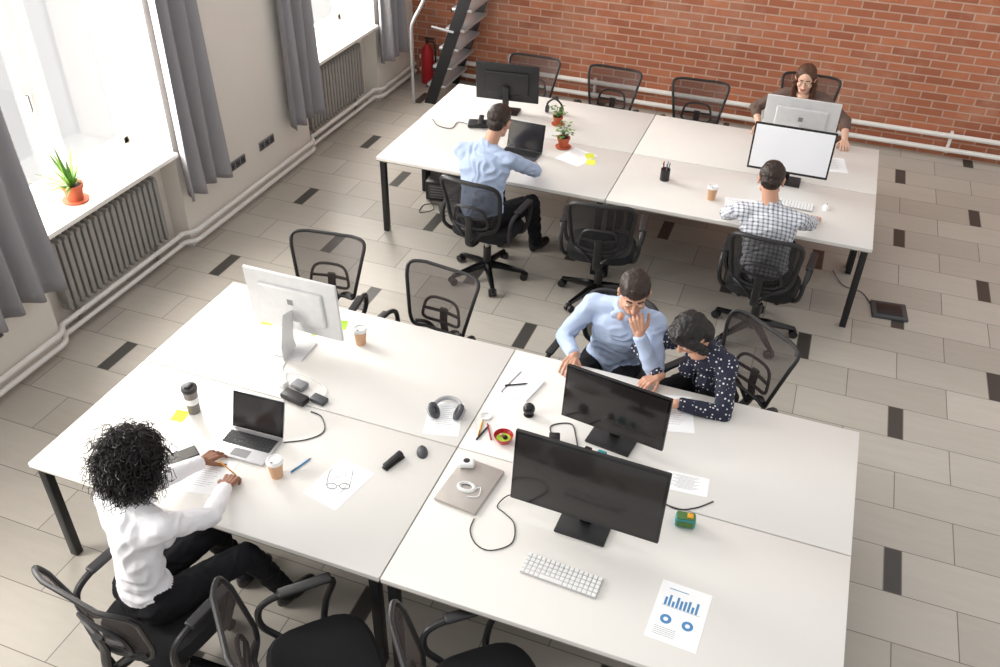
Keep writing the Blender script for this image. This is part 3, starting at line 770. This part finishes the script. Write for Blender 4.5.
def person(name,P,N,Hd,look,rz,srz,hands,knees,ankles,mats,s=1.08,fem=False,hair='short',torso=1.,hup=(0,0,1),hsc=1.,collar=True):
    P,N,Hd=V(P),V(N),V(Hd); 
    fr=lambda a: (V((math.cos(a),math.sin(a),0)),V((-math.sin(a),math.cos(a),0)))
    pr_,pf=fr(math.radians(rz)); sr,sf=fr(math.radians(srz))
    U=(N-P).normalized(); sw=(.165 if fem else .188)*s; F=U.cross(sr)
    def oval(c0,c1,r0,r1,sx,lab,right,bias=0):
        right=(right-U*right.dot(U)).normalized(); f=U.cross(right)
        Bm=Matrix((right,f,U)).transposed().to_4x4(); m=Matrix.Translation(c0)@Bm@Matrix.Diagonal((sx,1,1,1)); mi=m.inverted()
        return Prim(mi@V(c0),mi@V(c1),r0,r1,lab,m,bias)
    T=lambda t,f=0.: P+(N-P)*t+F*f*s
    body=[]
    dr=.10 if fem else .112
    body.append(oval(P+V((0,0,-.02)),T(.08),.105*s,.10*s,1.5*torso,'pants',pr_))
    body.append(oval(T(.1,-.005),T(.4,-.02),dr*s,(dr-.005)*s,(1.28 if fem else 1.42)*torso,'shirt',(pr_+sr)/2,.004))
    body.append(oval(T(.4,-.02),T(.72,-.02),(dr-.005)*s,(dr+.006)*s,(1.3 if fem else 1.5)*torso,'shirt',sr))
    body.append(oval(T(.68,-.02),T(.84,-.015),(dr+.004)*s,.075*s,(1.38 if fem else 1.65)*torso,'shirt',sr))
    body.append(oval(T(.06),T(.14),(dr+.004)*s,(dr)*s,1.4*torso,'shirt',pr_,.003))
    if fem:
        for q in (-1,1): body.append(ell(T(.58)+sr*q*.065*s+F*.085*s,(.055*s,.05*s,.055*s),'shirt'))
    sh={}
    for q in (-1,1):
        S=T(.865,-.015)+sr*q*sw; sh[q]=S
        body.append(Prim(T(.90,-.015),S,.058*s,.060*s,'shirt')); body.append(Prim(T(1.0,-.015),S+V((0,0,.0)),.045*s,.047*s,'shirt'))
        body.append(Prim(T(.7,-.03)+sr*q*.08*s,S,.07*s,.057*s,'shirt'))
    nd=(Hd-N)
    BR=Matrix((sr,F,U)).transposed()
    if collar:
        cf=.9 if fem else 1
        body.append(Prim(N-U*.01,N+nd*.22,.068*s*cf,.063*s*cf,'shirt',None,.0,'fr'))
        body.append(ell(N+F*.062*s-U*.012,(.019*s,.03*s,.036*s),'skin',BR,.006))
        for q in (-1,1): body.append(ell(N+F*.066*s*cf+sr*q*.036*s-U*.012*s,(.026*s,.014*s,.026*s),'shirt',BR,.001))
    else:
        body.append(ell(N+F*.045*s-U*.01,(.055*s,.045*s,.035*s),'skin',BR,.006))
    hp=[]
    for q,hd in zip((-1,1),hands):
        W=V(hd['w']); S=sh[q]; l1=.285*s; l2=.26*s
        E=ik(S,W,l1,l2,V(hd['h'])); d=(W-E).normalized()
        body.append(Prim(S,S+(E-S)*.5,.061*s,.055*s,'shirt')); body.append(Prim(S+(E-S)*.5,E,.055*s,.048*s,'shirt'))
        slv=hd.get('sl',1.)
        We=E+(W-E)*slv
        body.append(Prim(E,E+(W-E)*.4,.048*s,.047*s,'shirt')); body.append(Prim(E+(W-E)*.4,We-d*.03,.047*s,.037*s,'shirt'))
        body.append(Prim(We-d*.055,We-d*.002,.038*s,.039*s,'shirt',None,.0,'fr'))
        if slv<.95: hp.append([Prim(We-d*.03,W,.034*s,.027*s,'skin')])
        side=q*-1
        hp.append(hand_prims(W,hd.get('d',d),hd.get('n',(0,0,-1)),side,hd.get('c',.35),s*.98,hd.get('t',.5)))
    for q,K,A in zip((-1,1),knees,ankles):
        K,A=V(K),V(A); Hj=P+pr_*q*.095*s+V((0,0,-.015)); 
        body.append(Prim(Hj,Hj+(K-Hj)*.5,.092*s,.080*s,'pants')); body.append(Prim(Hj+(K-Hj)*.5,K,.080*s,.062*s,'pants'))
        body.append(Prim(K,K+(A-K)*.35,.062*s,.060*s,'pants')); body.append(Prim(K+(A-K)*.35,A,.060*s,.046*s,'pants')); 
        body.append(Prim(A+(K-A)*.12,A+(K-A)*-.02,.052*s,.055*s,'pants',None,0,'fr'))
        fd=V((A-P).to_2d().to_3d()).normalized(); fd=(fd+pf*1.5).normalized()
        g=V((A.x,A.y,0))
        body.append(Prim(g+V((0,0,.055))-fd*.02,g+fd*.05+V((0,0,.05)),.043*s,.04*s,'shoe')); body.append(Prim(g+fd*.05+V((0,0,.043)),g+fd*.16+V((0,0,.036)),.043*s,.034*s,'shoe')); body.append(Prim(g+V((0,0,.03))-fd*.04,g+fd*.16+V((0,0,.028)),.028,.028,'shoe')); body.append(Prim(A,g+V((0,0,.06)),.036*s,.04*s,'shoe'))
    b=MB()
    def merge(vfl):
        v,f,l=vfl; o=len(b.v); b.v+=[V(x) for x in v]; b.f+=[tuple(i+o for i in q) for q in f]; b.m+=[b.mi(mats[x]) for x in l]
    merge(voxmesh(body,.0075,5,.013,('shirt','pants')))
    for h in hp: merge(voxmesh(h,.0032,2))
    hs=s*hsc
    pr,w,R=head_parts(Hd,look,hup,hs,fem,hair)
    nb=N-U*.03
    pr.append(Prim(w((0,-.03,-.05)),nb,.052*hs*(.88 if fem else 1),.058*hs*(.9 if fem else 1),'skin'))
    merge(voxmesh(pr,.0038,2,hairamp=.007 if hair!='short' else .0045))
    for q in (-1,1):
        e=w((q*.031,.0745,.004)); b.sphere(e,.0115*hs,m_eye,12)
        d=(R@V((0,1,-.35))).normalized(); b.sphere(e+d*.0065*hs,.0062*hs,m_iris,10)
    if hair=='afro':
        random.seed(3)
        for i in range(2800):
            a=random.random()*2*pi; zc=random.uniform(-1,1); rr=math.sqrt(1-zc*zc); d=V((rr*math.cos(a),rr*math.sin(a),zc))
            if d.y>.45 and zc<.35: continue
            c=V((0,-.04,.02))+V((d.x*.10,d.y*.095,d.z*.11)); 
            dd=(d+V((random.gauss(0,.4),random.gauss(0,.4),random.gauss(-.2,.4)))).normalized()
            L=random.uniform(.04,.085)*(1.4 if random.random()<.2 else 1); ph=random.random()*6; ux=dd.orthogonal().normalized(); uy=dd.cross(ux); pts=[]
            for k in range(11):
                t=k/10; g=V((0,0,-.03*t*t)); pts.append(w(c+dd*L*t+g+(ux*math.cos(ph+t*14)+uy*math.sin(ph+t*14))*.012*(.3+t)))
            b.tube(pts,[.0028*hs*(1-.5*k/10) for k in range(11)],mats['hair'],3)
    o0=V((P.x,P.y,0)); b.v=[v-o0 for v in b.v]
    return b.done(name,o0,ang=60)
def skin(name,c): 
    k=NT(name); cc=lin(c); k.link(k.mix(k.noise(25,3),tuple(x*.9 for x in cc[:3])+(1,),cc),k.b.inputs['Base Color']); k.b.inputs['Roughness'].default_value=.5
    k.b.inputs['Subsurface Weight'].default_value=.08; k.b.inputs['Subsurface Radius'].default_value=(.02,.008,.004); return k.mat
sk1=skin('skin_light',(228,184,160)); sk2=skin('skin_tan',(208,158,132)); sk3=skin('skin_brown',(142,96,72))
lp=skin('lips_pink',(186,108,98)); lp3=skin('lips_brown',(120,68,60))
hb=hairm('hair_dark_brown',(30,22,18),(58,42,34)); hbr=hairm('hair_brown',(66,40,26),(100,64,44)); hk=hairm('hair_black',(14,12,13),(34,29,29))
s_lb=fabric('light_blue_shirt',(180,196,224)); s_w=fabric('white_shirt',(234,233,237)); s_po=polka(); s_pl=plaid(); s_dk=fabric('beige_sweater',(106,88,80))
def mt(sk,shirt,hair,l=lp,pants=m_pants): return dict(skin=sk,shirt=shirt,hair=hair,brow=hair,lips=l,pants=pants,shoe=m_shoe)
person('man_in_blue_shirt',(-2.34,6.06,.615),(-2.37,6.26,1.125),(-2.31,6.36,1.30),(.12,1,-.4),-14,-4,
  [dict(w=(-2.47,6.72,.80),d=(.15,1,-.1),h=(-1.6,-.4,-.4),c=.35),dict(w=(-2.12,6.68,.80),d=(-.3,1,-.1),h=(1.6,-.4,-.3),c=.35)],
  [(-2.36,6.48,.60),(-2.03,6.43,.60)],[(-2.36,6.62,.10),(-2.05,6.66,.10)],mt(sk2,s_lb,hb),1.11,torso=1.06)
person('man_in_plaid_shirt',(-.06,6.04,.615),(-.11,6.11,1.12),(-.15,6.19,1.285),(-.05,1,-.45),0,0,
  [dict(w=(-.38,6.58,.80),d=(.1,1,-.1),h=(-1,-.3,-.4),c=.35),dict(w=(.22,6.62,.80),d=(.1,1,-.1),h=(1,-.4,-.4),c=.3)],
  [(-.2,6.5,.60),(.08,6.5,.60)],[(-.22,6.64,.10),(.1,6.62,.10)],mt(sk2,s_pl,hb),1.08)
person('woman_at_computer',(-.06,8.76,.615),(-.09,8.61,1.09),(-.10,8.52,1.24),(-.05,-1,-.3),180,180,
  [dict(w=(.36,8.32,.80),d=(.1,-1,-.1),h=(1,.3,-.4),c=.3,sl=.5),dict(w=(-.42,8.36,.80),d=(-.1,-1,-.1),h=(-1,.3,-.4),c=.3,sl=.5)],
  [(.1,8.34,.60),(-.2,8.34,.60)],[(.1,8.3,.10),(-.2,8.3,.10)],mt(sk1,s_dk,hbr),1.04,True,'long',collar=False)
person('man_in_blue_shirt',(-.87,4.68,.515),(-.79,4.51,1.08),(-.735,4.43,1.245),(.28,-1,-.5),174,172,
  [dict(w=(-.655,4.33,1.025),d=(-.4,.3,1),n=(-.3,1,-.2),h=(.4,-.3,-1),c=(.7,1.1,.8),t=.8),dict(w=(-1.03,4.28,.80),d=(-.12,-1,-.1),h=(-.5,.4,-.5),c=.3)],
  [(-.70,4.28,.54),(-1.0,4.28,.54)],[(-.68,4.26,.10),(-1.0,4.24,.10)],mt(sk2,s_lb,hb),1.11)
person('woman_in_polka_dot_blouse',(-.19,4.53,.615),(-.29,4.35,1.03),(-.36,4.265,1.155),(-.55,-.75,-.85),143,150,
  [dict(w=(-.34,4.07,.80),d=(-.8,-.4,-.05),h=(.5,-.4,-.6),c=.35),dict(w=(-.50,4.27,.80),d=(-.6,-.6,-.1),h=(-.9,.5,-.2),c=.5)],
  [(-.34,4.2,.60),(-.52,4.33,.60)],[(-.36,4.15,.10),(-.55,4.28,.10)],mt(sk2,s_po,hk),1.03,True,'bob',collar=False)
person('woman_in_white_shirt',(-2.46,1.97,.615),(-2.51,2.12,1.095),(-2.53,2.21,1.245),(.12,1,-.5),-14,-8,
  [dict(w=(-2.60,2.66,.80),d=(.25,1,-.12),h=(-.7,-.5,-.5),c=.4),dict(w=(-2.38,2.55,.80),d=(-.15,1,-.1),h=(1,-.5,-.3),c=(.7,.8,.6),t=.9)],
  [(-2.40,2.41,.60),(-2.15,2.35,.60)],[(-2.4,2.58,.10),(-2.12,2.55,.10)],mt(sk3,s_w,hk,lp3),1.05,True,'afro')
b=MB(); b.cyl((0,0,0),(-.03,-.06,.14),.004,m_orange,8); b.cyl((0,0,0),(.004,.009,-.02),.0038,m_kraft,8,.0005); b.done('pencil',(-2.40,2.665,.78))
# ------------------------------------------------------------------ camera, lights
f,yaw,pitch,roll,CH=893.83,0.3413,0.6342,0.0245,4.1750
Fv=V((-math.sin(yaw)*math.cos(pitch),math.cos(yaw)*math.cos(pitch),-math.sin(pitch)))
Rv=V((math.cos(yaw),math.sin(yaw),0)); Uv=Rv.cross(Fv)
R2=Rv*math.cos(roll)+Uv*math.sin(roll); U2=-Rv*math.sin(roll)+Uv*math.cos(roll)
cam=bpy.data.cameras.new('camera'); co=bpy.data.objects.new('camera',cam); scene.collection.objects.link(co)
cam.sensor_width=36; cam.lens=f/1000*36; cam.clip_start=.05
m=Matrix((R2,U2,-Fv)).transposed().to_4x4(); m.translation=(0,0,CH); co.matrix_world=m; scene.camera=co
w=bpy.data.worlds.new('w'); scene.world=w; w.use_nodes=True; bg=w.node_tree.nodes['Background']; bg.inputs[0].default_value=(1,.99,.975,1); bg.inputs[1].default_value=.82
sl_=bpy.data.lights.new('shading_sun','SUN'); sl_.energy=.55; sl_.angle=math.radians(50); sl_.color=(1,.98,.95)  # soft overhead sun added for directional shading; the room has no skylight
so=bpy.data.objects.new('shading_sun',sl_); scene.collection.objects.link(so); so.rotation_euler=(math.radians(-12),math.radians(-32),0); so.location=(-2,4,8)
for i,(a,c) in enumerate(wins):
    l=bpy.data.lights.new('window_daylight','AREA'); l.shape='RECTANGLE'; l.size=2.9; l.size_y=c-a; l.energy=330; l.color=(1,.98,.945)
    o=bpy.data.objects.new('window_daylight',l); scene.collection.objects.link(o); o.location=(-5.6,(a+c)/2,2.4)
    o.rotation_euler=(0,math.radians(-90),0)
scene.view_settings.view_transform='Standard'
